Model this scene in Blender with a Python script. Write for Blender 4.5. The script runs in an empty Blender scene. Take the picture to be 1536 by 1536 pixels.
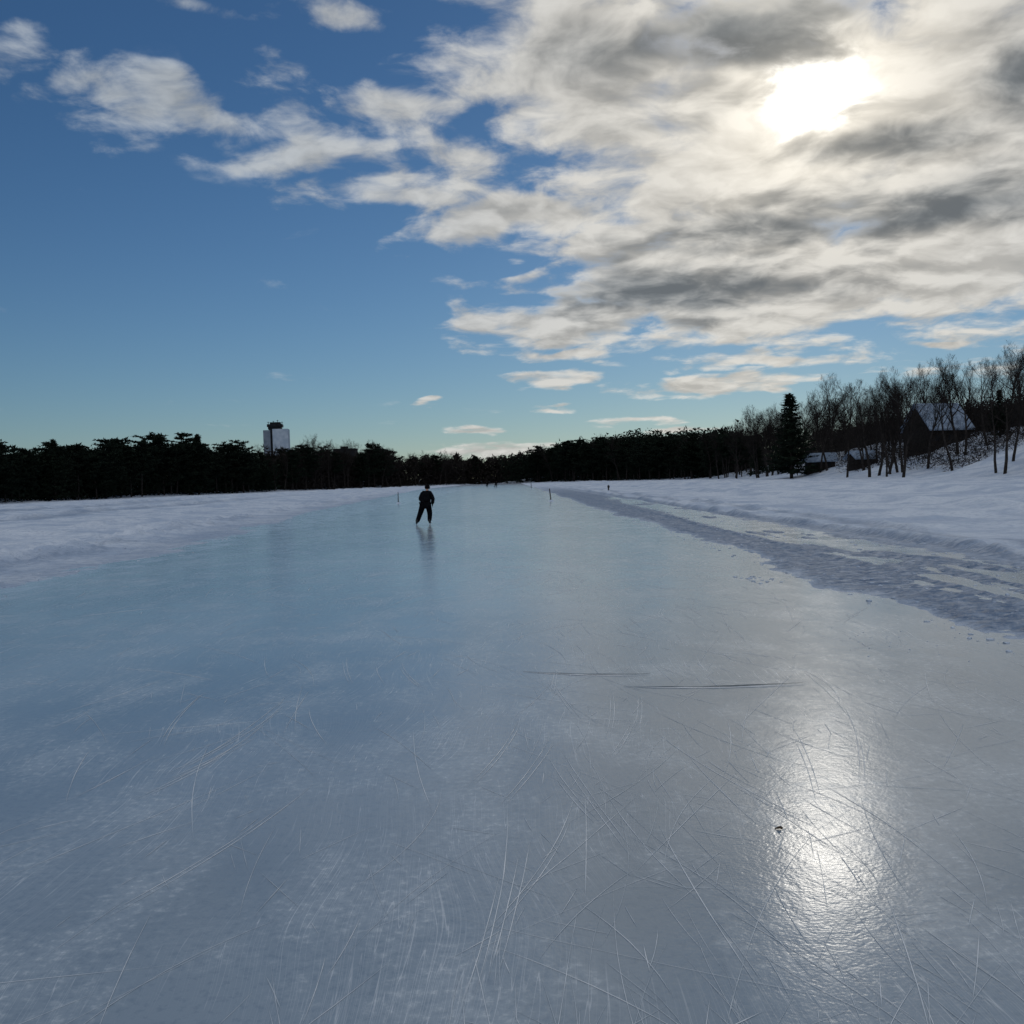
import bpy, math, random
import numpy as np
from mathutils import Vector, Matrix
R = math.radians
scene = bpy.context.scene
scene.view_settings.view_transform = 'Standard'
scene.view_settings.look = 'None'
scene.view_settings.exposure = 0
COL = scene.collection
SUN_AZ, SUN_EL = R(16.6), R(19.6)

# ------------------------------------------------------------------ helpers
class NT:
    def __init__(s, tree): s.t = tree; s.n = tree.nodes; s.l = tree.links
    def node(s, typ, **kw):
        nd = s.n.new(typ)
        for k, v in kw.items(): setattr(nd, k, v)
        return nd
    def put(s, sock, v):
        if isinstance(v, bpy.types.NodeSocket): s.l.new(v, sock)
        elif v is not None: sock.default_value = v
    def math(s, op, a, b=None, c=None, clamp=False):
        nd = s.node('ShaderNodeMath', operation=op); nd.use_clamp = clamp
        s.put(nd.inputs[0], a)
        if b is not None: s.put(nd.inputs[1], b)
        if c is not None: s.put(nd.inputs[2], c)
        return nd.outputs[0]
    def vmath(s, op, a, b=None, c=None, scale=None, out=0):
        nd = s.node('ShaderNodeVectorMath', operation=op)
        s.put(nd.inputs[0], a)
        if b is not None: s.put(nd.inputs[1], b)
        if c is not None: s.put(nd.inputs[2], c)
        if scale is not None: s.put(nd.inputs['Scale'], scale)
        return nd.outputs[out]
    def mr(s, v, a, b, c=0.0, d=1.0, smooth=True):
        nd = s.node('ShaderNodeMapRange'); nd.interpolation_type = 'SMOOTHSTEP' if smooth else 'LINEAR'
        s.put(nd.inputs['Value'], v)
        for k, x in zip(('From Min', 'From Max', 'To Min', 'To Max'), (a, b, c, d)): s.put(nd.inputs[k], x)
        return nd.outputs['Result']
    def noise(s, vec, scale, detail=4, rough=0.55, dist=0.0, out='Fac', dim='2D'):
        nd = s.node('ShaderNodeTexNoise'); nd.noise_dimensions = dim
        s.put(nd.inputs['Vector'], vec)
        nd.inputs['Scale'].default_value = scale; nd.inputs['Detail'].default_value = detail
        nd.inputs['Roughness'].default_value = rough; nd.inputs['Distortion'].default_value = dist
        return nd.outputs[out]
    def mix(s, f, a, b, mode='MIX'):
        nd = s.node('ShaderNodeMix', data_type='RGBA', blend_type=mode)
        s.put(nd.inputs[0], f)
        for sock, v in ((nd.inputs[6], a), (nd.inputs[7], b)):
            if isinstance(v, tuple) and len(v) == 3: v = (*v, 1)
            s.put(sock, v)
        return nd.outputs[2]
    def mapping(s, vec, loc=(0, 0, 0), rot=(0, 0, 0), scale=(1, 1, 1), typ='POINT'):
        if rot == (0, 0, 0) and typ == 'POINT':
            return s.vmath('MULTIPLY_ADD', vec, tuple(scale), tuple(loc))
        nd = s.node('ShaderNodeMapping', vector_type=typ)
        s.put(nd.inputs[0], vec)
        nd.inputs[1].default_value = loc; nd.inputs[2].default_value = rot; nd.inputs[3].default_value = scale
        return nd.outputs[0]

def new_mat(name):
    m = bpy.data.materials.new(name); m.use_nodes = True
    t = NT(m.node_tree); b = m.node_tree.nodes['Principled BSDF']
    return m, t, b

def mottled(name, c1, c2, scale, rough=0.8, bump=0.2, bscale=None, metal=0, spec=0.3):
    m, t, b = new_mat(name)
    tc = t.node('ShaderNodeTexCoord').outputs['Object']
    n = t.noise(tc, scale, 1, 0.6, dim='3D')
    t.put(b.inputs['Base Color'], t.mix(t.mr(n, 0.35, 0.65), c1, c2))
    b.inputs['Roughness'].default_value = rough
    b.inputs['Metallic'].default_value = metal
    b.inputs['Specular IOR Level'].default_value = spec
    if bump:
        bp = t.node('ShaderNodeBump'); bp.inputs['Strength'].default_value = bump
        t.put(bp.inputs['Height'], t.noise(tc, bscale or scale * 3, 2, dim='3D'))
        t.put(b.inputs['Normal'], bp.outputs[0])
    return m

def link(o, parent=None):
    COL.objects.link(o)
    if parent is not None: o.parent = parent
    return o

def mesh_from(name, V, F, mats=(), smooth=False, midx=None):
    me = bpy.data.meshes.new(name)
    me.from_pydata([tuple(v) for v in V], [], F)
    for m in mats: me.materials.append(m)
    if midx is not None: me.polygons.foreach_set('material_index', midx)
    if smooth: me.polygons.foreach_set('use_smooth', [True] * len(me.polygons))
    me.update()
    return me

def fast_mesh(name, V, F, mats=(), smooth=False):
    V = np.asarray(V, np.float32); F = np.asarray(F, np.int32)
    me = bpy.data.meshes.new(name)
    me.vertices.add(len(V)); me.vertices.foreach_set('co', V.ravel())
    k = F.shape[1]
    me.loops.add(F.size); me.loops.foreach_set('vertex_index', F.ravel())
    me.polygons.add(len(F))
    me.polygons.foreach_set('loop_start', np.arange(0, F.size, k, dtype=np.int32))
    me.polygons.foreach_set('loop_total', np.full(len(F), k, np.int32))
    if smooth: me.polygons.foreach_set('use_smooth', np.ones(len(F), bool))
    for m in mats: me.materials.append(m)
    me.update(calc_edges=True)
    me.validate()
    return me

def tag(o, label, cat, group=None):
    o['label'] = label; o['category'] = cat
    if group: o['group'] = group

# ------------------------------------------------------------------ numpy noise
_rng = np.random.RandomState(7)
PERM = _rng.permutation(512).astype(np.int64)
VAL = _rng.rand(512)
def vnoise(x, y, seed=0):
    xi = np.floor(x).astype(np.int64); yi = np.floor(y).astype(np.int64)
    fx = x - xi; fy = y - yi
    ux = fx**3 * (fx * (fx * 6 - 15) + 10); uy = fy**3 * (fy * (fy * 6 - 15) + 10)
    def h(a, b): return VAL[(PERM[(a + seed * 17) & 511] + b * 3 + PERM[(b + seed) & 511]) & 511]
    a = h(xi, yi); b = h(xi + 1, yi); c = h(xi, yi + 1); d = h(xi + 1, yi + 1)
    return (a * (1 - ux) + b * ux) * (1 - uy) + (c * (1 - ux) + d * ux) * uy
def fbm(x, y, octv=4, seed=0, gain=0.5):
    s = 0; a = 1; t = 0
    for i in range(octv):
        s = s + a * vnoise(x * 2**i + 13.7 * i, y * 2**i - 7.1 * i, seed + i); t += a; a *= gain
    return s / t
def sst(x, a, b):
    t = np.clip((x - a) / (b - a), 0, 1); return t * t * (3 - 2 * t)

# ------------------------------------------------------------------ terrain shape
def left_shore(y):
    return np.interp(y, [-400, 0, 218, 300, 420, 480, 505], [-150, -128, -107, -101, -70, -40, -16])
def right_shore(y):
    return np.interp(y, [-400, 0, 150, 320, 420, 490, 505], [66, 60, 57, 58, 40, 8, -14])
def ice_left(y):
    return np.interp(y, [-60, 18, 27, 39, 65, 120, 270, 500], [-8.6, -9.0, -9.2, -10.6, -13, -16, -24, -22])
def height(x, y, want=False):
    x = np.asarray(x, float); y = np.asarray(y, float)
    en = (fbm(x * .4, y * .18, 3, 3) - .5) * .9
    en2 = (fbm(x * 2.2, y * 1.3, 4, 9, .62) - .5)
    sR = x - 4.65 + en + en2 * .8; sL = ice_left(y) - x + en * 1.8 + en2 * 1.6
    s = np.maximum(sR, sL)
    base = np.where(sR > sL, -0.03 + 0.038 * sst(s, -0.25, 0.35), -.024 + .036 * sst(s, -.45, .5))
    rough = (fbm(x * 2.8, y * 2.2, 4, 21, .68) - .5)
    strip = sst(s, -0.1, .4) * (sR > sL)
    rb = 9.3 + (fbm(x * 0 + 3, y * .12, 2, 5) - .5) * 1.2
    instrip = strip * (1 - sst(x, rb - .7, rb + .1))
    rut = np.exp(-((x - 6.0 - .5 * fbm(y * .1, x * 0, 2, 15)) / .12)**2) * .05
    hR = instrip * (0.018 + rough * 0.085 + rut)
    gc = 7.45 + .018 * (y - 25) + (fbm(y * .15, x * 0, 2, 19) - .5) * .6
    gl = np.exp(-((x - gc) / .85)**2) * sst(y, 11, 14) * (1 - sst(y, 60, 100))
    glm = gl * sst(fbm(x * 1.3, y * .35, 4, 31), .22, .46)
    hR -= instrip * glm * 0.125
    lump = fbm(x * .8, y * .5, 4, 41)
    lumpf = fbm(x * 2.0, y * 1.6, 3, 42)
    ridgeR = np.exp(-((x - rb) / .28)**2) * (0.04 + .13 * sst(lump, .35, .75) + .16 * (lumpf - .4))
    ridgeR += np.exp(-((x - rb - 1.6) / .3)**2) * .13 * sst(fbm(x * .4, y * .2, 3, 43), .3, .6)
    ridgeR += np.exp(-((x - rb - 7 - 4 * fbm(y * .04, x * 0, 2, 44)) / .8)**2) * .24 * sst(fbm(x * .3, y * .15, 4, 45), .3, .6)
    ridgeR += np.exp(-((x - rb - 17 - 6 * fbm(y * .03, x * 0, 2, 46)) / 1.1)**2) * .30 * sst(fbm(x * .2, y * .12, 4, 47), .3, .6)
    fieldR = sst(x, rb - .3, rb + .6) * (sR > sL)
    drift = fbm(x * .09, y * .16, 4, 51) - .5
    drift2 = fbm(x * .35, y * .6, 4, 55, .55) - .5
    sas = np.abs(fbm(x * .25 + 5, y * .5, 4, 57) - .5)
    hF = 0.12 + drift * .42 + drift2 * .26 - sas * .4
    hF = np.maximum(hF, .02)
    fL = sst(sL, .4, 4.0)
    lumpL = fbm(x * 1.0, y * .8, 4, 61, .6)
    ridgeL = np.exp(-((sL - 3.8) / .8)**2) * (.02 + .18 * sst(lumpL, .42, .72))
    ridgeL += np.exp(-((sL - 10 - 3 * (fbm(y * .03, y * 0, 2, 8) - .5)) / .9)**2) * .2 * sst(fbm(x * .3, y * .3, 4, 63), .35, .65)
    ridgeL += np.exp(-((sL - 22) / 1.2)**2) * .36 * sst(fbm(x * .2, y * .2, 4, 65), .3, .6)
    ridgeL += np.exp(-((sL - 36) / 1.5)**2) * .40 * sst(fbm(x * .15, y * .2, 4, 66), .3, .6)
    hL = fL * hF + ridgeL + sst(sL, 0, .8) * (lumpL - .45) * .06
    h = base + np.where(sR > sL, hR + ridgeR * (s > 0) + fieldR * hF, hL)
    r = x - right_shore(y) + (fbm(x * .05, y * .05, 3, 71) - .5) * 8
    l = left_shore(y) - x + (fbm(x * .05, y * .05, 3, 73) - .5) * 8
    hill = np.interp(y, [0, 100, 230, 330, 420, 505, 800], [7.5, 7.8, 8, 5, 4, 2.5, 2.5])
    h = h + sst(r, 0, 36) * hill + sst(r, 25, 200) * 4 + sst(r, 0, 10) * (fbm(x * .15, y * .15, 4, 77) - .4) * 1.2
    h = h + sst(l, 0, 12) * 1.0 + sst(l, 8, 80) * 2.5
    h = h + sst(y - 505, 0, 30) * 1.0
    if want:
        tr = np.maximum(instrip * (1 - .45 * sst(x, 8.0, 8.8)), (1 - sst(sL, .5, 3.0)) * (sL > sR) * .35)  # churned icy strip, its backlit shade included in the mask
        tr = np.maximum(tr, (sR > sL) * np.exp(-((x - rb + .35) / .35)**2) * .8)  # from here on: shade painted along the near foot of ridges
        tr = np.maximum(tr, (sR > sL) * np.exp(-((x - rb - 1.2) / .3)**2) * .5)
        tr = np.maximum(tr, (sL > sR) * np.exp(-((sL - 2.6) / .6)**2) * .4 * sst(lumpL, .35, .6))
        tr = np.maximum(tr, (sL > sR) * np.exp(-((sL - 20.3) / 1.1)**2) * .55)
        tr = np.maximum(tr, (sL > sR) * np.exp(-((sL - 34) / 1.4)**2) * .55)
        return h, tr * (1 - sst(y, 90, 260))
    return h
def hz(x, y): return float(height(np.array([x]), np.array([y]))[0])

# ------------------------------------------------------------------ materials
def snow_material(loose=False):
    m, t, b = new_mat('loose_snow' if loose else 'packed_snow')
    tc = t.node('ShaderNodeTexCoord').outputs['Object']
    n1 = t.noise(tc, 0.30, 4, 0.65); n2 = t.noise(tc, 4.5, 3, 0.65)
    c = t.mix(t.mr(n1, 0.32, 0.64), (0.46, 0.55, 0.69), (0.70, 0.765, 0.86))  # tone contrast stands in for shaded troughs between drifts
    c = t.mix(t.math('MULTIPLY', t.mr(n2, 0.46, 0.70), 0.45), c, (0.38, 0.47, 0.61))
    if not loose:
        an = t.node('ShaderNodeAttribute', attribute_name='trampled_shade')
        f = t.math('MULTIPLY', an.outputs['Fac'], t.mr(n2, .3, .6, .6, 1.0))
        c = t.mix(f, c, (0.115, 0.18, 0.29))  # dark tone for churned icy snow and for the painted shade
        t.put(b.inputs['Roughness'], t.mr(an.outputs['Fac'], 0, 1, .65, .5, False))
    else: b.inputs['Roughness'].default_value = .6
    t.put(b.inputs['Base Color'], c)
    b.inputs['Specular IOR Level'].default_value = 0.25
    hh = t.math('MULTIPLY', n2, 0.10)
    if not loose:
        st = t.mapping(tc, scale=(1.1, 3.5, 1))
        hh = t.math('ADD', hh, t.math('MULTIPLY', t.noise(st, 0.8, 3, 0.6), 0.21))
    bp = t.node('ShaderNodeBump'); bp.inputs['Strength'].default_value = 0.8; bp.inputs['Distance'].default_value = 1.0
    t.put(bp.inputs['Height'], hh); t.put(b.inputs['Normal'], bp.outputs[0])
    return m

def ice_material():
    m, t, b = new_mat('skated_lake_ice')
    tc = t.node('ShaderNodeTexCoord').outputs['Object']
    big = t.noise(t.mapping(tc, scale=(1.0, .5, 1)), 0.30, 3, 0.6)
    mid = t.noise(t.mapping(tc, scale=(1.0, .6, 1)), 1.4, 4, 0.66)
    fine = t.noise(tc, 20, 3, 0.7)
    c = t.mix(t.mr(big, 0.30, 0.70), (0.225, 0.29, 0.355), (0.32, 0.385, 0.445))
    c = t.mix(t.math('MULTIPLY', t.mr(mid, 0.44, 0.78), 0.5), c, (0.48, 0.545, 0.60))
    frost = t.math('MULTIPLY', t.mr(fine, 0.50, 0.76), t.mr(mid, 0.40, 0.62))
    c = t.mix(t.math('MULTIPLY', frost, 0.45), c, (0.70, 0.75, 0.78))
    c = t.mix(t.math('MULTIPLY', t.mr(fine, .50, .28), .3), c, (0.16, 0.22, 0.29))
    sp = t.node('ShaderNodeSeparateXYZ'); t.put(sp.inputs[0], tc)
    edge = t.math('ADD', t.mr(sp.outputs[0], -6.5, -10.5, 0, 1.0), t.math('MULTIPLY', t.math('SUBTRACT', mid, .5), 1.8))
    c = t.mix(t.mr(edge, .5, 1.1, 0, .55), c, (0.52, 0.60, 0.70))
    lines = None
    w = t.noise(tc, 0.45, 1, 0.5, 0, 'Color')
    wv = t.vmath('ADD', tc, t.vmath('SCALE', w, scale=0.6))
    mk = t.noise(tc, 0.6, 1, 0.6, 0, 'Color')
    ms = t.node('ShaderNodeSeparateXYZ'); t.put(ms.inputs[0], mk)
    for i, (ang, sx, off) in enumerate(((0.06, 50, 0), (0.42, 44, 3.3), (-0.33, 46, 7.1))):
        v = t.mapping(wv, loc=(off, off, 0), rot=(0, 0, ang), scale=(sx, 0.5, 1))
        nn = t.noise(v, 1.0, 0, 0.5)
        ln = t.mr(t.math('ABSOLUTE', t.math('SUBTRACT', nn, 0.5)), 0.0, 0.016, 1, 0)
        ln = t.math('MULTIPLY', ln, t.mr(ms.outputs[i], 0.40, 0.64))
        lines = ln if lines is None else t.math('MAXIMUM', lines, ln)
    c = t.mix(t.math('MULTIPLY', lines, 0.35), c, (0.9, 0.93, 0.96))
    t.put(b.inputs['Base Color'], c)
    rr = t.math('ADD', t.mr(mid, 0.3, 0.75, 0.15, 0.21), t.math('MULTIPLY', frost, 0.08))
    rr = t.math('ADD', rr, t.math('MULTIPLY', lines, 0.12))
    t.put(b.inputs['Roughness'], rr)
    b.inputs['IOR'].default_value = 1.33
    b.inputs['Specular IOR Level'].default_value = 0.85
    hh = t.math('ADD', t.math('MULTIPLY', fine, 0.0011), t.math('MULTIPLY', mid, 0.005))
    hh = t.math('ADD', hh, t.math('MULTIPLY', t.noise(tc, 60, 0, .5), 0.0004))
    bp = t.node('ShaderNodeBump'); bp.inputs['Strength'].default_value = 0.8; bp.inputs['Distance'].default_value = 1.0
    t.put(bp.inputs['Height'], hh); t.put(b.inputs['Normal'], bp.outputs[0])
    return m

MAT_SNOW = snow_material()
MAT_LOOSE = snow_material(True)
MAT_ICE = ice_material()
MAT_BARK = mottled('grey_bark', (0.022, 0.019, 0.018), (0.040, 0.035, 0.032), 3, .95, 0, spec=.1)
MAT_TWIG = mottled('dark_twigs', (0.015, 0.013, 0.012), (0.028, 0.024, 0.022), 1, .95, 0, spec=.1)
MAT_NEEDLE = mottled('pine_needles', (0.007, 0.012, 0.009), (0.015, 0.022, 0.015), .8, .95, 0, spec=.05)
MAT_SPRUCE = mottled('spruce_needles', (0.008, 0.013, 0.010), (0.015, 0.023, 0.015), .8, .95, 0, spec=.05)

# ------------------------------------------------------------------ ground sheet
rr = np.concatenate([[0.25], np.geomspace(0.8, 8, 50)[:-1], np.geomspace(8, 60, 420)[:-1], np.geomspace(60, 700, 280)[:-1], np.geomspace(700, 6000, 30)])
th = np.concatenate([np.linspace(-180, -42, 60, endpoint=False), np.linspace(-42, 42, 800, endpoint=False), np.linspace(42, 180, 60, endpoint=False)])
th = np.radians(th)
nr, nt = len(rr), len(th)
RG, TG = np.meshgrid(rr, th, indexing='ij')
GX = (RG * np.sin(TG)).ravel(); GY = (RG * np.cos(TG)).ravel()
GZ, TRM_SHADE = height(GX, GY, True)
GZ = np.where(RG.ravel() > 900, np.minimum(GZ, 3.0), GZ)
ii, jj = np.meshgrid(np.arange(nr - 1), np.arange(nt), indexing='ij')
j2 = (jj + 1) % nt
F = np.stack([ii * nt + jj, ii * nt + j2, (ii + 1) * nt + j2, (ii + 1) * nt + jj], -1).reshape(-1, 4)[:, ::-1]
V = np.stack([GX, GY, GZ], -1)
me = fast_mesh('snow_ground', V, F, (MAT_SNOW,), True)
at = me.attributes.new('trampled_shade', 'FLOAT', 'POINT'); at.data.foreach_set('value', TRM_SHADE.astype(np.float32))
ground = link(bpy.data.objects.new('snow_ground', me)); ground['kind'] = 'structure'

xs = np.linspace(-34, 13, 95); ys = np.concatenate([np.linspace(-25, 60, 120), np.linspace(62, 500, 120)])
XX, YY = np.meshgrid(xs, ys, indexing='ij'); ny = len(ys)
a, b_ = np.meshgrid(np.arange(len(xs) - 1), np.arange(ny - 1), indexing='ij')
F = np.stack([a * ny + b_, (a + 1) * ny + b_, (a + 1) * ny + b_ + 1, a * ny + b_ + 1], -1).reshape(-1, 4)
me = fast_mesh('ice_rink', np.stack([XX.ravel(), YY.ravel(), XX.ravel() * 0], -1), F, (MAT_ICE,), True)
ice = link(bpy.data.objects.new('ice_rink', me)); ice['kind'] = 'structure'

# ------------------------------------------------------------------ skate marks (low ridges of shaved ice)
rnd = random.Random(11)
V = []; Fq = []; val = []
def ribbon(x, y, ang, length, curv, w, v, wob=0.0, z=0.002):
    n = max(6, int(length / 0.12)); base = len(V)
    ph = rnd.uniform(0, 6)
    for i in range(n + 1):
        t = i / n
        ww = w * (min(1, t * 5, (1 - t) * 5) * .8 + .2) * (0.6 + 0.8 * rnd.random())
        nx, ny_ = math.cos(ang), -math.sin(ang)
        V.append((x - nx * ww / 2, y - ny_ * ww / 2, z)); V.append((x, y, z + ww * .35)); V.append((x + nx * ww / 2, y + ny_ * ww / 2, z))
        vv = v * min(1, t * 3 + .2, (1 - t) * 3 + .2) * rnd.uniform(.5, 1) if v > 0 else v
        val.extend((vv, vv, vv))
        step = length / n
        x += math.sin(ang) * step; y += math.cos(ang) * step
        ang += curv * step + wob * math.sin(ph + t * 17) + rnd.gauss(0, wob * .6)
        if i < n:
            k = base + 3 * i; Fq.append((k, k + 1, k + 4, k + 3)); Fq.append((k + 1, k + 2, k + 5, k + 4))
for i in range(1200):
    y = 1.8 + 20 * rnd.random()**1.8
    x = rnd.uniform(-min(8.5, 1.0 + y * .6), min(4.1, 1.0 + y * .6))
    if rnd.random() < .45: x = rnd.uniform(-.1, min(3.8, y * .5))
    ang = rnd.gauss(0.0, .36) if rnd.random() < .85 else rnd.gauss(0, 1.0)
    L = rnd.uniform(.12, .6) if rnd.random() < .7 else rnd.uniform(.6, 1.8)
    ribbon(x, y, ang, L, rnd.gauss(0, .22), rnd.uniform(.0012, .0028) * (1 + y * .05), .35 + .65 * rnd.random(), .007)
for i in range(40):
    y = rnd.uniform(2.2, 10); x = rnd.uniform(-min(6, y * .5), min(3.3, y * .45)); ang = rnd.choice((-1, 1)) * rnd.uniform(.05, .4)
    c = -ang * rnd.uniform(.2, .6)
    for k in range(rnd.choice((1, 2))):
        ribbon(x + k * .03, y, ang, rnd.uniform(.8, 2.0), c, .0034, 1.0, .006)
# wandering crack: pale lip with a dark slit beside it
for dz, ww, vv in ((0.0, .014, 1), (.018, .012, -1)):
    st = rnd.getstate() if dz == 0 else st
    rnd.setstate(st)
    ribbon(0.05, 9.05 + dz, 2.15, 1.15, -.45, ww, vv, .06, .0025)
    ribbon(0.86, 8.25 + dz, 1.85, 1.45, -.15, ww, vv, .06, .0028)
me = fast_mesh('skate_marks', np.array(V), np.array(Fq))
at = me.attributes.new('frost', 'FLOAT', 'POINT'); at.data.foreach_set('value', np.array(val, np.float32))
m, t, b = new_mat('shaved_ice')
an = t.node('ShaderNodeAttribute', attribute_name='frost')
cc = t.mix(t.mr(an.outputs['Fac'], 0, 1, 0, 1, False), (0.38, 0.46, 0.53), (0.88, 0.91, 0.94))
cc = t.mix(t.mr(an.outputs['Fac'], 0, -1, 0, 1, False), cc, (0.05, 0.08, 0.11))
t.put(b.inputs['Base Color'], cc)
b.inputs['Roughness'].default_value = 0.35
b.inputs['Specular IOR Level'].default_value = 0.5
t.put(b.inputs['Sheen Weight'], t.mr(an.outputs['Fac'], 0, 1, 0, .7, False)); b.inputs['Sheen Roughness'].default_value = .45
me.materials.append(m)
o = link(bpy.data.objects.new('skate_marks', me)); o['kind'] = 'stuff'
o['label'] = 'thin pale skate blade scratches crossing the ice'; o['category'] = 'skate marks'

# ------------------------------------------------------------------ snow crumbs
import bmesh
bm = bmesh.new(); bmesh.ops.create_icosphere(bm, subdivisions=1, radius=1.0)
ICO_V = np.array([v.co[:] for v in bm.verts]); ICO_F = np.array([[v.index for v in f.verts] for f in bm.faces]); bm.free()
VV = []; FF = []; off = 0
rs = np.random.RandomState(5)
def crumb(x, y, r, z):
    global off
    q = ICO_V * (1 + (rs.rand(len(ICO_V), 1) - .5) * .55) * r * np.array([1.2, 1.2, .45]) * (0.8 + .5 * rs.rand(3))
    VV.append(q + np.array([x, y, z + r * .1])); FF.append(ICO_F + off); off += len(ICO_V)
pts = []
for i in range(2600):
    y = 7 + 50 * rs.rand()**1.5
    if rs.rand() < .6: x = 4.6 + rs.rand()**1.3 * 5.3 - .15
    else: x = float(ice_left(y)) + .6 - rs.rand() * 6
    pts.append((x, y, .006 + .03 * rs.rand()**3.0))
for i in range(22): pts.append((3.8 + rs.randn() * .2, 16.2 + rs.randn() * .3, .01 + .02 * rs.rand()))
for i in range(40): pts.append((3.55 + rs.randn() * .35, 9.9 + rs.randn() * .5, .003 + .006 * rs.rand()))
P = np.array(pts); Z = np.maximum(height(P[:, 0], P[:, 1]), 0)
for (x, y, r), z in zip(pts, Z): crumb(x, y, r, z)
me = fast_mesh('snow_crumbs', np.vstack(VV), np.vstack(FF), (MAT_LOOSE,), True)
o = link(bpy.data.objects.new('snow_crumbs', me)); o['kind'] = 'stuff'
o['label'] = 'scattered crumbs of ploughed snow along the ice edge'; o['category'] = 'snow crumbs'

# ------------------------------------------------------------------ trees
class Geo:
    def __init__(s): s.V = []; s.F = []
    def tube(s, p0, p1, r0, r1, n=4):
        d = (p1 - p0)
        if d.length < 1e-6: return
        d.normalize(); a = d.orthogonal().normalized(); b = d.cross(a)
        k = len(s.V)
        for p, r in ((p0, r0), (p1, r1)):
            for i in range(n):
                t = 2 * math.pi * i / n
                s.V.append(p + (a * math.cos(t) + b * math.sin(t)) * r)
        for i in range(n):
            j = (i + 1) % n
            s.F.append((k + i, k + j, k + n + j, k + n + i))
    def tri(s, a, b, c):
        k = len(s.V); s.V += [a, b, c]; s.F.append((k, k + 1, k + 2))

def rv(rd): return Vector((rd.gauss(0, 1), rd.gauss(0, 1), rd.gauss(0, 1)))

def bare_tree(seed, H, spread=.42):
    rd = random.Random(seed); tr = Geo(); cr = Geo()
    def grow(p, d, L, r, lvl):
        nseg = (10, 6, 4, 3)[lvl] if lvl < 4 else 1
        seg = L / nseg
        for i in range(nseg):
            t = i / nseg
            d = (d + rv(rd) * (.06, .12, .16, .2, .2)[lvl] + Vector((0, 0, .08 if lvl else .02))).normalized()
            q = p + d * seg
            r0 = r * (1 - t * .85); r1 = r * (1 - (i + 1) / nseg * .85)
            g = tr if lvl == 0 else cr
            if lvl < 3: g.tube(p, q, r0, r1, (7, 4, 3)[lvl])
            else:
                s = d.cross(rv(rd)).normalized() * max(r0, .010) * 1.1
                cr.tri(p - s, p + s, q)
            p = q
            if lvl == 0 and t >= .3:
                for _ in range(2 if rd.random() < .6 else 1):
                    az = rd.uniform(0, 6.28); up = rd.uniform(.8, 1.7)
                    dd = (Vector((math.cos(az), math.sin(az), 0)) * 1.0 + d * up).normalized()
                    rad = math.sqrt(max(.12, 1 - ((t - .45) / .62)**2))
                    grow(p, dd, H * spread * rad * rd.uniform(.75, 1.1), r1 * .6 + .02, 1)
            elif lvl in (1, 2) and i > 0:
                for _ in range(2):
                    dd = (d * .9 + rv(rd) * .5 + Vector((0, 0, .35))).normalized()
                    grow(p, dd, L * (.55 - .2 * t) * rd.uniform(.7, 1.1), r1 * .6, lvl + 1)
            elif lvl == 3:
                dd = (d + rv(rd) * .4 + Vector((0, 0, .3))).normalized()
                s = dd.cross(rv(rd)).normalized() * .012
                cr.tri(p - s, p + s, p + dd * L * rd.uniform(.5, 1.0))
        return
    grow(Vector((0, 0, -.4)), Vector((rd.gauss(0, .05), rd.gauss(0, .05), 1)).normalized(), H * .86, H * .0145 + .03, 0)
    return tr, cr

def tuft(cr, p, d, n, size, rd, flat=.5):
    for _ in range(n):
        v = rv(rd); v.z *= flat; v = (v.normalized() + d * .5)
        q = p + Vector((rd.gauss(0, .3), rd.gauss(0, .3), rd.gauss(0, .3 * flat))) * size
        s = v.cross(rv(rd)).normalized() * size * rd.uniform(.18, .34)
        cr.tri(q - s, q + s, q + v.normalized() * size * rd.uniform(.6, 1.2))

def pine_tree(seed, H, wide=.2, low=.3):
    rd = random.Random(seed); tr = Geo(); cr = Geo()
    p = Vector((0, 0, -.4)); d = Vector((0, 0, 1)); pts = [p.copy()]
    for i in range(10):
        d = (d + rv(rd) * .04).normalized(); q = p + d * (H * .98 + .4) / 10
        tr.tube(p, q, H * .014 * (1 - i * .09) + .02, H * .014 * (1 - (i + 1) * .09) + .02, 7); p = q; pts.append(p.copy())
    def at(t):
        f = t * 10; i = min(9, int(f)); return pts[i].lerp(pts[i + 1], f - i)
    t = low
    while t < .985:
        t += rd.uniform(.012, .05)
        if t > .985: break
        prof = math.sin(min(1, (t - low) / (1 - low) * .9 + .12) * math.pi)**.5 * (1.12 - .45 * t) + .25
        az0 = rd.uniform(0, 6.28)
        for k in range(rd.choice((2, 3, 3, 4))):
            az = az0 + k * 2.1 + rd.gauss(0, .4); L = H * wide * prof * rd.uniform(.4, 1.35) + .3
            base = at(min(t, 1)); dd = Vector((math.cos(az), math.sin(az), rd.uniform(.0, .45))).normalized()
            tip = base + dd * L; cr.tube(base, tip, .05, .015, 3)
            nn = max(3, int(L / .5))
            for j in range(nn):
                f = (j + 1.2) / (nn + .2)
                tuft(cr, base.lerp(tip, f), dd, 9, .75, rd, .45)
    tuft(cr, at(.99), Vector((0, 0, 1)), 22, .9, rd, 1)
    return tr, cr

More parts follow.
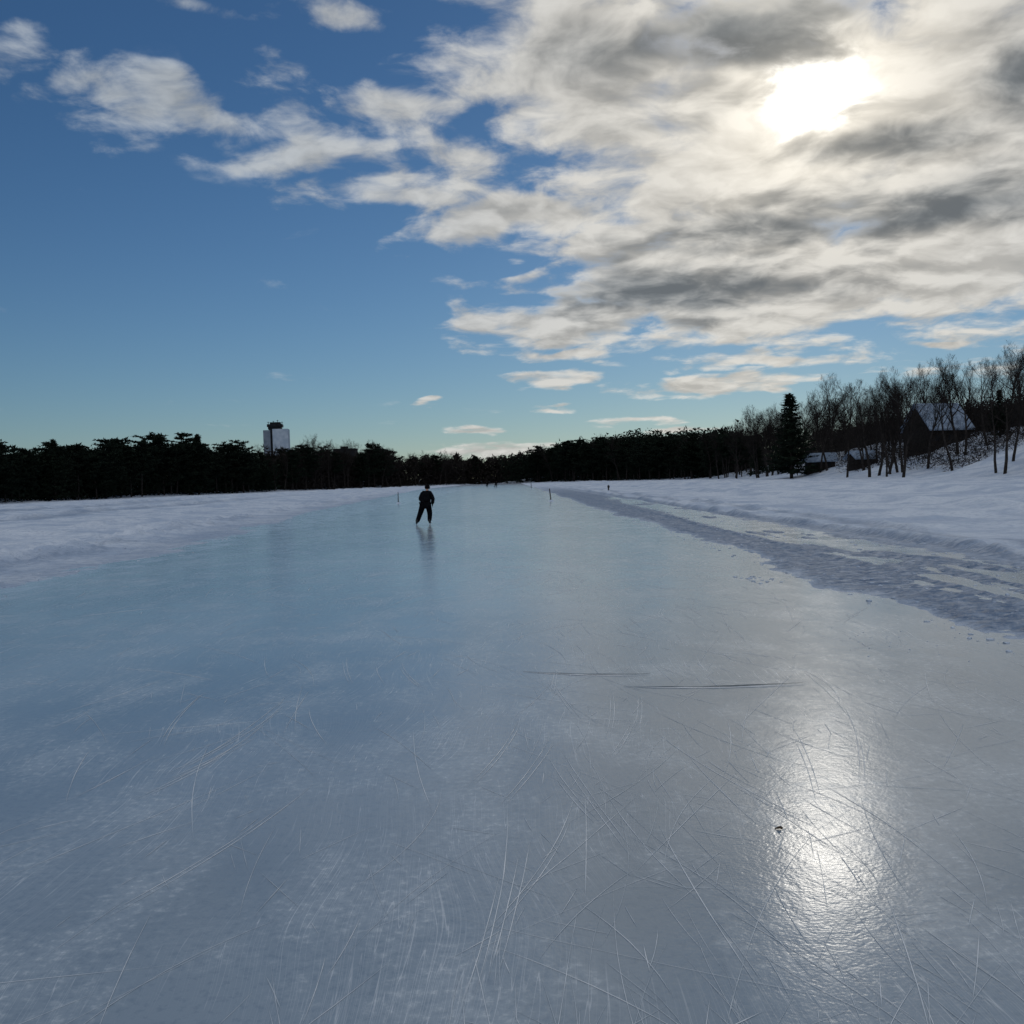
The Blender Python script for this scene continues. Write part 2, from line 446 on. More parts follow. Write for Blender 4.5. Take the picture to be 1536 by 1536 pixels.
def spruce_tree(seed, H, wide=.19):
    rd = random.Random(seed); tr = Geo(); cr = Geo()
    tr.tube(Vector((0, 0, -.4)), Vector((0, 0, H * .5)), H * .016 + .03, H * .009 + .02, 7)
    tr.tube(Vector((0, 0, H * .5)), Vector((0, 0, H * .99)), H * .009 + .02, .02, 6)
    t = .06
    while t < .98:
        t += rd.uniform(.012, .026)
        L0 = H * wide * (1 - t)**.85 + .18
        for k in range(5):
            az = rd.uniform(0, 6.28); L = L0 * rd.uniform(.5, 1.3)
            base = Vector((0, 0, H * min(t, .985))); dd = Vector((math.cos(az), math.sin(az), -.18 + .3 * t)).normalized()
            tip = base + dd * L; cr.tube(base, tip, .035, .01, 3)
            nn = max(2, int(L / .42))
            for j in range(nn):
                f = (j + .8) / nn; q = base.lerp(tip, min(f, 1)); q.z += .12 * L * f * f
                tuft(cr, q, dd + Vector((0, 0, -.2)), 6, .5, rd, .5)
    tuft(cr, Vector((0, 0, H * .985)), Vector((0, 0, 1.5)), 8, .5, rd, 1)
    return tr, cr

def geo_mesh(name, g, mat): return mesh_from(name, g.V, g.F, (mat,))
LIB = {'bare': [], 'pine': [], 'spruce': []}
for i in range(7):
    tr, cr = bare_tree(100 + i, 14, (.31, .34, .29, .36, .33, .32, .26)[i])
    LIB['bare'].append((14, geo_mesh('bare_trunk', tr, MAT_BARK), geo_mesh('bare_crown', cr, MAT_TWIG)))
for i in range(6):
    tr, cr = pine_tree(200 + i, 16, (.22, .19, .25, .21, .24, .27)[i], (.22, .4, .28, .18, .3, .5)[i])
    LIB['pine'].append((16, geo_mesh('pine_trunk', tr, MAT_BARK), geo_mesh('pine_crown', cr, MAT_NEEDLE)))
for i in range(3):
    tr, cr = spruce_tree(300 + i, 13, (.24, .19, .22)[i])
    LIB['spruce'].append((13, geo_mesh('spruce_trunk', tr, MAT_BARK), geo_mesh('spruce_crown', cr, MAT_SPRUCE)))

LBL = {'bare': 'leafless deciduous tree with fine dark twigs on the snowy shore',
       'pine': 'dark evergreen pine with ragged clumpy crown on the shore',
       'spruce': 'dark pointed spruce tree standing on the snowy bank'}
CATN = {'bare': 'bare_tree', 'pine': 'pine_tree', 'spruce': 'spruce_tree'}
GRP = {'bare': 'bare trees along the lake shore', 'pine': 'pines along the lake shore', 'spruce': 'spruces along the lake shore'}
rt = random.Random(77)
ntree = 0
def place(kind, x, y, H, variant=None, label=None, wide=1.0):
    global ntree
    h0, mt, mc = LIB[kind][variant if variant is not None else rt.randrange(len(LIB[kind]))]
    e = bpy.data.objects.new(CATN[kind], None); e.empty_display_size = .3
    e.location = (x, y, hz(x, y)); e.rotation_euler = (0, 0, rt.uniform(0, 6.28))
    s = H / h0; e.scale = (s * wide * rt.uniform(.9, 1.15), s * wide * rt.uniform(.9, 1.15), s)
    link(e); tag(e, label or LBL[kind], 'tree', GRP[kind])
    a = bpy.data.objects.new('trunk', mt); link(a, e)
    c = bpy.data.objects.new('crown', mc); link(c, e)
    ntree += 1

for i in range(80):
    y = 205 + (i + rt.random()) * 2.05
    if y > 375: break
    x = float(left_shore(y)) - abs(rt.gauss(0, 5)) - 2
    k = 'pine' if rt.random() < .84 else 'spruce'
    Hh = np.interp(y, [205, 260, 300, 345, 358, 375], [11.5, 14.2, 17.0, 17.5, 13.5, 12.5]) * (rt.uniform(.66, 1.0) if rt.random() < .8 else rt.uniform(1.0, 1.14))
    place(k, x, y, Hh, wide=1.15 if k == 'pine' else 1.0)
for i in range(62):
    y = 372 + (i + rt.random()) * 2.1
    x = float(left_shore(y)) - abs(rt.gauss(0, 5)) - 1
    if y > 500: x = rt.uniform(-40, -14); y = 508 + rt.uniform(0, 8)
    place('bare' if rt.random() < .8 else 'pine', x, y, np.interp(y, [372, 385, 400, 430, 505], [14, 15, 19, 19, 14.5]) * rt.uniform(.8, 1.08))
for i in range(72):
    y = 322 + (i + rt.random()) * 2.4
    x = float(right_shore(y)) + abs(rt.gauss(0, 5)) + 1
    if y > 490: continue
    place('pine' if rt.random() < .8 else 'bare', x, y, np.interp(y, [322, 400, 450, 492], [13, 15.5, 19, 16]) * rt.uniform(.8, 1.06), wide=1.2)
nb = 0
while nb < 122:
    y = 118 + 205 * rt.random()**1.0
    inland = rt.uniform(1.5, 36) if rt.random() < .8 else rt.uniform(1.5, 10)
    x = float(right_shore(y)) + inland
    if 183 < y < 193.5 and 72 < x < 84: continue
    if 213 < y < 219 and 61 < x < 69: continue
    if 199.5 < y < 204.5 and 66 < x < 72: continue
    if y < 184 and .385 < x / y < .44 and rt.random() < .75: continue
    if y < 214 and .24 < x / y < .34 and rt.random() < .4: continue
    if abs(x / y - .272) < .025 and y < 240 and rt.random() < .9: continue
    Hh = np.interp(y, [120, 170, 230, 290, 330], [12.5, 15.0, 16.5, 16.5, 14]) * rt.uniform(.7, 1.08) * (1 - .006 * max(0, inland - 12))
    place('bare', x, y, Hh); nb += 1
place('spruce', 58.7, 215, 17.5, 0, 'tall dark pointed spruce rising among bare shore trees', 1.15)
for (x, y, H) in ((82, 172, 8.0), (66, 250, 11), (63, 262, 10)):
    place('spruce', x, y, H, 0)
for (x, y, H) in ((66, 300, 12), (64, 285, 11), (62, 296, 12), (60, 310, 13)): place('pine', x, y, H)

rs = np.random.RandomState(3)
def mass(name, n, fx, fy, ftop, size, mat, label, slender=.3):
    t = rs.rand(n); y = fy(t); dep = rs.rand(n)
    x = fx(y, dep); g = height(x, y)
    top = ftop(y) * (.62 + .7 * fbm(y * .22, x * .22, 3, 81))
    z = g + rs.rand(n) * top
    c = np.stack([x, y, z], -1)
    d1 = rs.randn(n, 3); d1 /= np.linalg.norm(d1, axis=1)[:, None]
    d2 = rs.randn(n, 3); d2 /= np.linalg.norm(d2, axis=1)[:, None]
    s = size * (.5 + rs.rand(n))[:, None]
    V = np.stack([c - d2 * s * slender, c + d2 * s * slender, c + d1 * s * 1.4], 1).reshape(-1, 3)
    F = np.arange(3 * n).reshape(n, 3)
    me = fast_mesh(name, V, F, (mat,))
    o = link(bpy.data.objects.new(name, me)); o['kind'] = 'stuff'; o['label'] = label; o['category'] = 'woods'
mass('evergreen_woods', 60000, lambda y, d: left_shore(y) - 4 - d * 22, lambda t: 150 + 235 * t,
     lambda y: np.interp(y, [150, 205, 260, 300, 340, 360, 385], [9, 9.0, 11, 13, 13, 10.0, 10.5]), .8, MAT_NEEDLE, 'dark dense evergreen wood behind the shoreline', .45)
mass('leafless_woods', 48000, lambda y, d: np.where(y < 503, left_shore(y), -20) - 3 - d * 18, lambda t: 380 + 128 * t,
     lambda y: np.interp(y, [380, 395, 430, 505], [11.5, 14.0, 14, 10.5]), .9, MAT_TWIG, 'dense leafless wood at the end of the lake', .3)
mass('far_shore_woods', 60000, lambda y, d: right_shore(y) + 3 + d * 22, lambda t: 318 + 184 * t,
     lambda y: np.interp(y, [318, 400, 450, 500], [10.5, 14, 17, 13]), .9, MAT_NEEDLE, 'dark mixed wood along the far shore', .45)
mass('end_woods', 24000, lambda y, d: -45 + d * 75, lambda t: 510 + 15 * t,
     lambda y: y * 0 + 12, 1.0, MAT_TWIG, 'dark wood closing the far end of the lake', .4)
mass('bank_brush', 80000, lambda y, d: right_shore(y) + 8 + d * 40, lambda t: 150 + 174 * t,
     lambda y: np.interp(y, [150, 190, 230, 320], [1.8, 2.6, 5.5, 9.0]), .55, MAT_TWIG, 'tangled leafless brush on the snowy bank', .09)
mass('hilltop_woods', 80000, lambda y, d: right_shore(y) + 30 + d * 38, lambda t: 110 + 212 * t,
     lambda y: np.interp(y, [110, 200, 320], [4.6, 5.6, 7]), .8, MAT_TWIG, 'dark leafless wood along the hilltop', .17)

# ------------------------------------------------------------------ buildings
def box(V, F, x0, x1, y0, y1, z0, z1):
    k = len(V)
    V += [(x0, y0, z0), (x1, y0, z0), (x1, y1, z0), (x0, y1, z0), (x0, y0, z1), (x1, y0, z1), (x1, y1, z1), (x0, y1, z1)]
    F += [(k, k + 3, k + 2, k + 1), (k + 4, k + 5, k + 6, k + 7), (k, k + 1, k + 5, k + 4), (k + 1, k + 2, k + 6, k + 5), (k + 2, k + 3, k + 7, k + 6), (k + 3, k, k + 4, k + 7)]
def boxes(name, parent, lst, mat):
    V = []; F = []
    for b in lst: box(V, F, *b)
    o = bpy.data.objects.new(name, mesh_from(name, V, F, (mat,))); return link(o, parent)
MAT_CONC = mottled('pale_concrete', (0.33, 0.41, 0.50), (0.43, 0.50, 0.58), .4, .8, .1)
MAT_CONCD = mottled('dark_concrete', (0.016, 0.018, 0.022), (0.026, 0.03, 0.034), .4, .9, .1, spec=.1)
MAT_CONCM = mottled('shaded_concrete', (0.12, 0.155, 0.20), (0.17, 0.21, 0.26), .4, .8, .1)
MAT_GLASS = mottled('dark_glass', (0.010, 0.012, 0.015), (0.015, 0.018, 0.022), 1, .6, 0, spec=.1)
MAT_METAL = mottled('dark_metal', (0.02, 0.02, 0.023), (0.04, 0.04, 0.044), 2, .6, .05, metal=.3)
MAT_ROOFSNOW = mottled('roof_snow', (0.16, 0.22, 0.31), (0.26, 0.33, 0.43), 1.5, .8, .3)
MAT_WOOD = mottled('dark_timber', (0.016, 0.014, 0.013), (0.028, 0.024, 0.021), 4, .9, .3, spec=.1)

def empty(name, loc, rz=0):
    e = bpy.data.objects.new(name, None); e.location = loc; e.rotation_euler = (0, 0, rz); return link(e)
tx, ty = -101.5, 450
tw = empty('tower_building', (tx, ty, hz(tx, ty)), R(8))
tag(tw, 'white concrete tower with dark glazed top above the pines', 'building')
TH = 27.0 - tw.location.z
boxes('wall', tw, [(-1.6, 5.0, -5.3, 5, -.5, TH)], MAT_CONC)
boxes('stair_shaft', tw, [(-2.6, -1.61, -4.0, 4.8, -.5, TH - .02)], MAT_CONCD)
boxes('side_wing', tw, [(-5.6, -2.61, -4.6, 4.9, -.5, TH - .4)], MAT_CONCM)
boxes('penthouse', tw, [(-3.6, 2.0, -3.2, 3.2, TH, TH + 1.1), (-4.0, 2.5, -3.6, 3.6, TH + 1.1, TH + 2.2), (-2.8, 1.6, -2.6, 2.6, TH + 2.2, TH + 3.1)], MAT_GLASS)
for ax, ah in ((-3.8, 1.3), (-1.6, .7), (.2, 1.1), (2.1, 1.2)):
    zb = TH + (3.1 if -2.5 < ax < 1.4 else 2.2)
    boxes('antenna', tw, [(ax, ax + .22, -.1, .1, zb, zb + ah), (ax - .4, ax + .6, -.05, 0, zb + ah * .7, zb + .12 + ah * .7)], MAT_METAL)
for z in np.arange(4, TH - 2, 2.7): boxes('window', tw, [(-2.4, -1.9, -4.06, -3.99, z, z + 2.0)], MAT_GLASS)

def apartment(x, y, w, H, lbl):
    e = empty('apartment_block', (x, y, hz(x, y)), 0); tag(e, lbl, 'building', 'apartment blocks beyond the trees')
    boxes('wall', e, [(-w / 2, w / 2, -5, 5, -.5, H)], MAT_CONCD)
    boxes('roof', e, [(-w / 2 - .2, w / 2 + .2, -5.2, 5.2, H, H + .4), (-w * .2, w * .1, -2, 2, H + .4, H + 1.5)], MAT_CONCD)
    nc = int(w // 2.6)
    for f in range(int(H // 2.9)):
        for c in range(nc):
            xx = -w / 2 + .7 + c * (w - .6) / nc
            boxes('window', e, [(xx, xx + 1.3, -5.06, -4.99, 1 + f * 2.9, 2.4 + f * 2.9)], MAT_GLASS)
apartment(-80, 500, 10.5, 16.0, 'dark mid rise apartment block rising above bare trees')
apartment(-64.5, 505, 7.5, 15.8, 'narrow dark apartment block above the bare trees')

def house(name, x, y, rz, w, dp, wh, rh, lbl, cat, chimney=True, mwall=MAT_WOOD):
    e = empty(name, (x, y, hz(x, y)), rz); tag(e, lbl, cat)
    V = []; F = []
    box(V, F, -w / 2, w / 2, -dp / 2, dp / 2, -2.5, wh)
    k = len(V); V += [(-w / 2, -dp / 2, wh), (-w / 2, dp / 2, wh), (-w / 2, 0, wh + rh - .1), (w / 2, -dp / 2, wh), (w / 2, dp / 2, wh), (w / 2, 0, wh + rh - .1)]
    F += [(k, k + 2, k + 1), (k + 3, k + 4, k + 5)]
    link(bpy.data.objects.new('wall', mesh_from('wall', V, F, (mwall,))), e)
    ov = .6; sl = rh / (dp / 2)
    a = w / 2 + ov; bb = dp / 2 + ov; ze = wh - ov * sl
    V = [(-a, -bb, ze), (a, -bb, ze), (a, 0, wh + rh), (-a, 0, wh + rh), (a, bb, ze), (-a, bb, ze)]
    V += [(p[0], p[1], p[2] + .32) for p in V]
    F = [(6, 7, 8, 9), (9, 8, 10, 11), (0, 3, 2, 1), (3, 5, 4, 2), (0, 1, 7, 6), (4, 5, 11, 10), (1, 2, 8, 7), (2, 4, 10, 8), (5, 3, 9, 11), (3, 0, 6, 9)]
    rf = link(bpy.data.objects.new('roof', mesh_from('roof', V, F, (MAT_ROOFSNOW,))), e)
    if chimney: boxes('chimney', rf, [(w * .22, w * .22 + .9, .3, 1.2, wh + rh * .4, wh + rh + 1.1)], MAT_WOOD)
    n = max(2, int(w // 2.4))
    for i in range(n):
        xx = -w / 2 + (i + .5) * w / n
        boxes('window', e, [(xx - .5, xx + .5, -dp / 2 - .05, -dp / 2 + .01, wh * .4, wh * .4 + 1.1)], MAT_GLASS)
    boxes('door', e, [(w / 2 - .01, w / 2 + .05, -.5, .5, 0, 2.05)], MAT_METAL)
house('hillside_house', 78, 188, R(14), 8.2, 8, 4.2, 4.2, 'large timber house with steep snow covered roof on hillside', 'house')
house('shore_cottage', 65, 216, R(-8), 5.5, 4.5, 2.2, 1.3, 'low dark cottage with snowy roof among bare trees', 'cottage', False)
house('garden_shed', 69, 202, R(12), 4.2, 3.5, 2.0, 1.1, 'small dark shed under snow on the wooded bank', 'shed', False)

# ------------------------------------------------------------------ marker posts
MAT_POST = mottled('weathered_stake', (0.04, 0.036, 0.036), (0.07, 0.062, 0.06), 8, .8, .2)
def post(x, y, H, r, lbl, rz=0, tilt=0, board=False):
    z0 = max(0, hz(x, y))
    e = empty('marker_post', (x, y, z0), rz); e.rotation_euler = (0, tilt, rz); tag(e, lbl, 'marker post', 'marker posts beside the ice')
    g = Geo(); g.tube(Vector((0, 0, -.06)), Vector((0, 0, H * .6)), r, r * .92, 8); g.tube(Vector((0, 0, H * .6)), Vector((0, 0, H)), r * .92, r * .8, 8)
    g.tube(Vector((0, 0, H)), Vector((0, 0, H + r * .6)), r * .8, r * .1, 8)
    link(bpy.data.objects.new('stake', geo_mesh('stake', g, MAT_POST)), e)
    if board: boxes('sign_board', e, [(-.12, .12, -.06 - r, -.03 - r, H * .6, H * .95)], MAT_METAL)
    n = 10
    cv = [(0.26 * math.cos(i * .628) * (1 + .2 * math.sin(i * 2.1)), .24 * math.sin(i * .628), -.03) for i in range(n)]
    cv2 = [(c[0] * .5, c[1] * .5, .09 + .02 * math.sin(i)) for i, c in enumerate(cv)]
    V = cv + cv2 + [(0, 0, .13)]; F = [(i, (i + 1) % n, n + (i + 1) % n, n + i) for i in range(n)] + [(n + i, n + (i + 1) % n, 2 * n) for i in range(n)]
    link(bpy.data.objects.new('snow_mound', mesh_from('snow_mound', V, F, (MAT_LOOSE,), True)), e)
post(-9.6, 87, .95, .04, 'thin dark wooden stake in a small snow mound')
post(2.95, 77, .95, .045, 'thin dark wooden stake leaning in snow mound', 0, R(-5))
post(10.6, 112, .65, .09, 'short thick dark post with small board', 0, 0, True)
post(3.6, 185, 1.0, .06, 'thin dark wooden stake in a small snow mound')
post(-14, 170, 1.0, .06, 'thin dark wooden stake in a small snow mound')

# ------------------------------------------------------------------ leaf on the ice
MAT_LEAF = mottled('dead_leaf', (0.05, 0.035, 0.02), (0.10, 0.07, 0.04), 40, .7, .3)
V = []; F = []
n = 14
for i in range(n):
    a_ = i / n * 2 * math.pi; r = .015 * (1 + .35 * math.cos(3 * a_)) ; V.append((r * 1.2 * math.cos(a_), r * math.sin(a_), .006 + .006 * math.sin(2 * a_)))
V.append((0, 0, .004)); F = [(i, (i + 1) % n, n) for i in range(n)]
k = len(V); V += [(.02, -.001, .006), (.045, .006, .004), (.045, .008, .004), (.02, .001, .006)]; F.append((k, k + 1, k + 2, k + 3))
o = link(bpy.data.objects.new('dead_leaf', mesh_from('dead_leaf', V, F, (MAT_LEAF,)))); o.location = (1.22, 4.83, .001); o.rotation_euler = (0, 0, .5)
tag(o, 'small dried brown leaf lying on the scratched ice', 'leaf')

# ------------------------------------------------------------------ skater
def skinned(name, verts, edges, radii, mat, root=0, sub=2):
    me = bpy.data.meshes.new(name); me.from_pydata(verts, edges, [])
    o = bpy.data.objects.new(name, me); COL.objects.link(o)
    md = o.modifiers.new('s', 'SKIN'); md.use_smooth_shade = True
    for i, r in enumerate(radii):
        sv = me.skin_vertices[0].data[i]; sv.radius = r if isinstance(r, tuple) else (r, r); sv.use_root = (i == root)
    sb = o.modifiers.new('u', 'SUBSURF'); sb.levels = sub; sb.render_levels = sub
    dg = bpy.context.evaluated_depsgraph_get(); dg.update()
    nm = bpy.data.meshes.new_from_object(o.evaluated_get(dg)); nm.name = name
    bpy.data.objects.remove(o)
    nm.materials.clear(); nm.materials.append(mat)
    nm.polygons.foreach_set('use_smooth', [True] * len(nm.polygons))
    return nm
MAT_SKIN = mottled('skin', (0.42, 0.26, 0.20), (0.5, 0.32, 0.25), 10, .5, 0)
MAT_JKT = mottled('black_jacket_cloth', (0.003, 0.0035, 0.005), (0.006, 0.007, 0.009), 14, .95, .3, spec=.04)
MAT_TRS = mottled('dark_trouser_cloth', (0.003, 0.0035, 0.005), (0.006, 0.007, 0.009), 14, .95, .3, spec=.04)
MAT_HAT = mottled('black_knit', (0.004, 0.004, 0.005), (0.008, 0.008, 0.010), 60, .95, .6, spec=.04)
MAT_GLV = mottled('black_glove_knit', (0.006, 0.006, 0.008), (0.011, 0.011, 0.013), 40, .95, 0, spec=.05)
MAT_BOOT = mottled('black_leather', (0.008, 0.008, 0.009), (0.02, 0.02, 0.02), 20, .5, .1)
MAT_STEEL = mottled('skate_steel', (0.45, 0.46, 0.48), (0.6, 0.6, 0.62), 20, .3, 0, metal=1)
J = dict(pel=(-.02, -.13, .86), bel=(-.01, -.06, 1.00), che=(.01, .10, 1.18), nb=(.03, .20, 1.33), nt=(.04, .245, 1.385), h1=(.045, .285, 1.45), h2=(.05, .30, 1.52), h3=(.05, .29, 1.575),
         rs=(.185, .14, 1.27), re=(.285, .0, 1.04), rw=(.25, .06, .83), rp=(.243, .085, .765),
         ls=(-.155, .14, 1.27), le=(-.225, -.04, 1.05), lw=(-.12, -.23, .95), lp=(-.065, -.255, .93),
         rh=(.09, -.11, .82), rk=(.13, .13, .47), ra=(.115, -.03, .13), rt=(.13, .10, .10),
         lh=(-.12, -.11, .82), lk=(-.25, .06, .48), la=(-.375, -.12, .13), lt=(-.41, .01, .10))
def build_skater():
    names = list(J); idx = {n: i for i, n in enumerate(names)}
    verts = [J[n] for n in names]
    rad = dict(pel=(.13, .10), bel=(.12, .09), che=(.145, .10), nb=.06, nt=.052, h1=(.068, .08), h2=(.074, .088), h3=(.05, .06), rs=.055, re=.04, rw=.028, rp=(.036, .02), ls=.055, le=.04, lw=.028, lp=(.036, .02),
               rh=.085, rk=.055, ra=.04, rt=.03, lh=.085, lk=.055, la=.04, lt=.03)
    ed = [('pel', 'bel'), ('bel', 'che'), ('che', 'nb'), ('nb', 'nt'), ('nt', 'h1'), ('h1', 'h2'), ('h2', 'h3'), ('che', 'rs'), ('rs', 're'), ('re', 'rw'), ('rw', 'rp'), ('che', 'ls'), ('ls', 'le'), ('le', 'lw'), ('lw', 'lp'),
          ('pel', 'rh'), ('rh', 'rk'), ('rk', 'ra'), ('ra', 'rt'), ('pel', 'lh'), ('lh', 'lk'), ('lk', 'la'), ('la', 'lt')]
    edges = [(idx[a], idx[b]) for a, b in ed]; radii = [rad[n] for n in names]
    verts.append((.05, .40, 1.49)); radii.append(.012); edges.append((idx['h2'], len(verts) - 1))
    for palm, wr, side in (('rp', 'rw', 1), ('lp', 'lw', -1)):
        p = Vector(J[palm]); d = (p - Vector(J[wr])).normalized(); s = d.cross(Vector((side, 0, .2))).normalized(); nrm = s.cross(d).normalized()
        for k, L in enumerate((.066, .078, .072, .058)):
            a = p + s * (-.027 + k * .018); q = a + d * L * .5 ; r = q + (d * .8 + nrm * .45).normalized() * L * .5
            i0 = len(verts); verts += [tuple(a), tuple(q), tuple(r)]; radii += [.010, .009, .008]; edges += [(idx[palm], i0), (i0, i0 + 1), (i0 + 1, i0 + 2)]
        a = p - d * .03 - s * .035; q = a + (d * .6 - s * .7).normalized() * .04; r = q + (d * .9 - s * .2).normalized() * .028
        i0 = len(verts); verts += [tuple(a), tuple(q), tuple(r)]; radii += [.012, .011, .009]; edges += [(idx[palm], i0), (i0, i0 + 1), (i0 + 1, i0 + 2)]
    body = skinned('person', verts, edges, radii, MAT_SKIN, 0, 2)
    body.materials.append(MAT_GLV)
    rp, lp = Vector(J['rp']), Vector(J['lp'])
    for f in body.polygons:
        if (f.center - rp).length < .13 or (f.center - lp).length < .13: f.material_index = 1
    def sub(nms, ed, rad): 
        ix = {n: i for i, n in enumerate(nms)}; return [J[n] for n in nms], [(ix[a], ix[b]) for a, b in ed], [rad[n] for n in nms]
    nm = ['pel', 'bel', 'che', 'nb', 'rs', 're', 'rw', 'ls', 'le', 'lw']
    jk = skinned('jacket', *sub(nm, [('pel', 'bel'), ('bel', 'che'), ('che', 'nb'), ('che', 'rs'), ('rs', 're'), ('re', 'rw'), ('che', 'ls'), ('ls', 'le'), ('le', 'lw')],
                                dict(pel=(.225, .17), bel=(.215, .17), che=(.22, .18), nb=.12, rs=.105, re=.084, rw=.062, ls=.105, le=.084, lw=.062)), MAT_JKT)
    nm = ['pel', 'rh', 'rk', 'ra', 'lh', 'lk', 'la']
    tr = skinned('trousers', *sub(nm, [('pel', 'rh'), ('rh', 'rk'), ('rk', 'ra'), ('pel', 'lh'), ('lh', 'lk'), ('lk', 'la')],
                                  dict(pel=(.19, .15), rh=.14, rk=.108, ra=.085, lh=.14, lk=.108, la=.085)), MAT_TRS)
    V = []; F = []; n = 20; prof = [(.098, -.06), (.112, -.03), (.112, .015), (.106, .02), (.104, .05), (.086, .085), (.05, .112), (.012, .12)]
    for (r, z) in prof:
        for i in range(n): a = 2 * math.pi * i / n; V.append((.05 + r * .95 * math.cos(a), .29 + r * 1.06 * math.sin(a) - z * .15, 1.515 + z))
    for k in range(len(prof) - 1):
        for i in range(n): F.append((k * n + i, k * n + (i + 1) % n, (k + 1) * n + (i + 1) % n, (k + 1) * n + i))
    F.append(tuple(range((len(prof) - 1) * n, len(prof) * n)))
    hat = mesh_from('knit_hat', V, F, (MAT_HAT,), True)
    def boot(ank, toe):
        a = Vector(ank); t_ = Vector(toe); f = Vector((t_.x - a.x, t_.y - a.y, 0)).normalized(); heel = a - f * .07
        vs = [tuple(Vector((a.x, a.y, .27))), tuple(Vector((a.x, a.y, .17))), tuple(Vector((heel.x, heel.y, .10)) + f * .03), tuple(Vector((a.x, a.y, .105)) + f * .09), tuple(Vector((a.x, a.y, .10)) + f * .18)]
        bt = skinned('boot', vs, [(0, 1), (1, 2), (1, 3), (3, 4)], [.06, .055, .042, .046, .036], MAT_BOOT, 1)
        s = Vector((-f.y, f.x, 0)) * .005; V = []; F = []
        prof = [(-.10, .012), (-.09, .001), (.20, .001), (.225, .022), (.20, .03), (.16, .062), (.10, .062), (.07, .03), (.0, .03), (-.03, .062), (-.08, .062)]
        m = len(prof)
        for sg in (-1, 1):
            for u, z in prof: q = Vector((a.x, a.y, z)) + f * u + s * sg; V.append(tuple(q))
        F = [tuple(range(m))[::-1], tuple(range(m, 2 * m))] + [(i, (i + 1) % m, m + (i + 1) % m, m + i) for i in range(m)]
        bl = mesh_from('blade', V, F, (MAT_STEEL,)); return bt, bl
    rb = boot(J['ra'], J['rt']); lb = boot(J['la'], J['lt'])
    return body, jk, tr, hat, rb, lb
SK = build_skater()
bm = bmesh.new(); bmesh.ops.create_uvsphere(bm, u_segments=10, v_segments=8, radius=.012); EYE = bpy.data.meshes.new('eye'); bm.to_mesh(EYE); bm.free()
EYE.materials.append(mottled('eye_white', (.5, .5, .5), (.6, .6, .6), 10, .3, 0))
def person(x, y, rz, s, lbl):
    body, jk, tr, hat, rb, lb = SK
    p = link(bpy.data.objects.new('person', body)); p.location = (x, y, .002); p.rotation_euler = (0, 0, rz); p.scale = (s, s, s)
    tag(p, lbl, 'person', 'skaters on the ice')
    for nme, m in (('jacket', jk), ('trousers', tr), ('knit_hat', hat)): link(bpy.data.objects.new(nme, m), p)
    for e in (-.03, .03):
        o = link(bpy.data.objects.new('eye', EYE), p); o.location = (.05 + e, .375, 1.505)
    for bt, bl in (rb, lb):
        b1 = link(bpy.data.objects.new('skate', bt), p); link(bpy.data.objects.new('blade', bl), b1)
person(-3.42, 41, 0, 1.0, 'ice skater in black jacket, dark trousers and knit hat gliding')
person(-6.1, 262, R(25), .95, 'distant skater in dark clothes on the ice')
person(-3.6, 245, R(-15), 1.0, 'distant skater in dark clothes further along the ice')

# ------------------------------------------------------------------ world sky
w = bpy.data.worlds.new('World'); scene.world = w; w.use_nodes = True
t = NT(w.node_tree); t.n.clear()
D = t.node('ShaderNodeTexCoord').outputs['Generated']
sep = t.node('ShaderNodeSeparateXYZ'); t.put(sep.inputs[0], D)
x, y, z = sep.outputs
K = 1557.0
az = t.math('MULTIPLY', t.math('ARCTAN2', x, y), K)
hor = t.math('SQRT', t.math('ADD', t.math('MULTIPLY', x, x), t.math('MULTIPLY', y, y)))
el = t.math('MULTIPLY', t.math('DIVIDE', z, t.math('MAXIMUM', hor, .05)), K)
zc = t.math('ADD', t.math('MAXIMUM', z, 0.0), 0.18)
cz = t.node('ShaderNodeCombineXYZ')
for k_ in range(3): t.put(cz.inputs[k_], zc)
PL = t.vmath('DIVIDE', D, cz.outputs[0])
cmb2 = t.node('ShaderNodeCombineXYZ'); t.put(cmb2.inputs[0], az); t.put(cmb2.inputs[1], el)
AE = cmb2.outputs[0]
wn = t.vmath('SUBTRACT', t.noise(PL, 3.4, 2, .6, 0, 'Color'), (.5, .5, .5))
wamp = t.mr(el, 60, 420, 30, 170, False)
AEw = t.vmath('ADD', AE, t.vmath('MULTIPLY', t.vmath('SCALE', wn, scale=wamp), (1.3, .75, 0)))
def bear(a, b): return (K * math.atan(a / K), b / math.sqrt(1 + (a / K)**2))
def field(lst, src, i0, i1, top):
    acc = None
    for (a, b, ra, rb, wt) in lst:
        ca, cb = bear(a, b)
        tgt = 1 - min(.999, wt / top); lo, hi = 0., 1.
        for _ in range(20):
            mid = (lo + hi) / 2
            if mid * mid * (3 - 2 * mid) < tgt: lo = mid
            else: hi = mid
        zb = i0 + lo * (i1 - i0)
        v = t.vmath('MULTIPLY_ADD', src, (1 / ra, 1 / rb, 0), (-ca / ra, -cb / rb, zb))
        L = t.vmath('LENGTH', v, out=1)
        acc = L if acc is None else t.math('MINIMUM', acc, L)
    return t.mr(acc, i0, i1, top, 0)
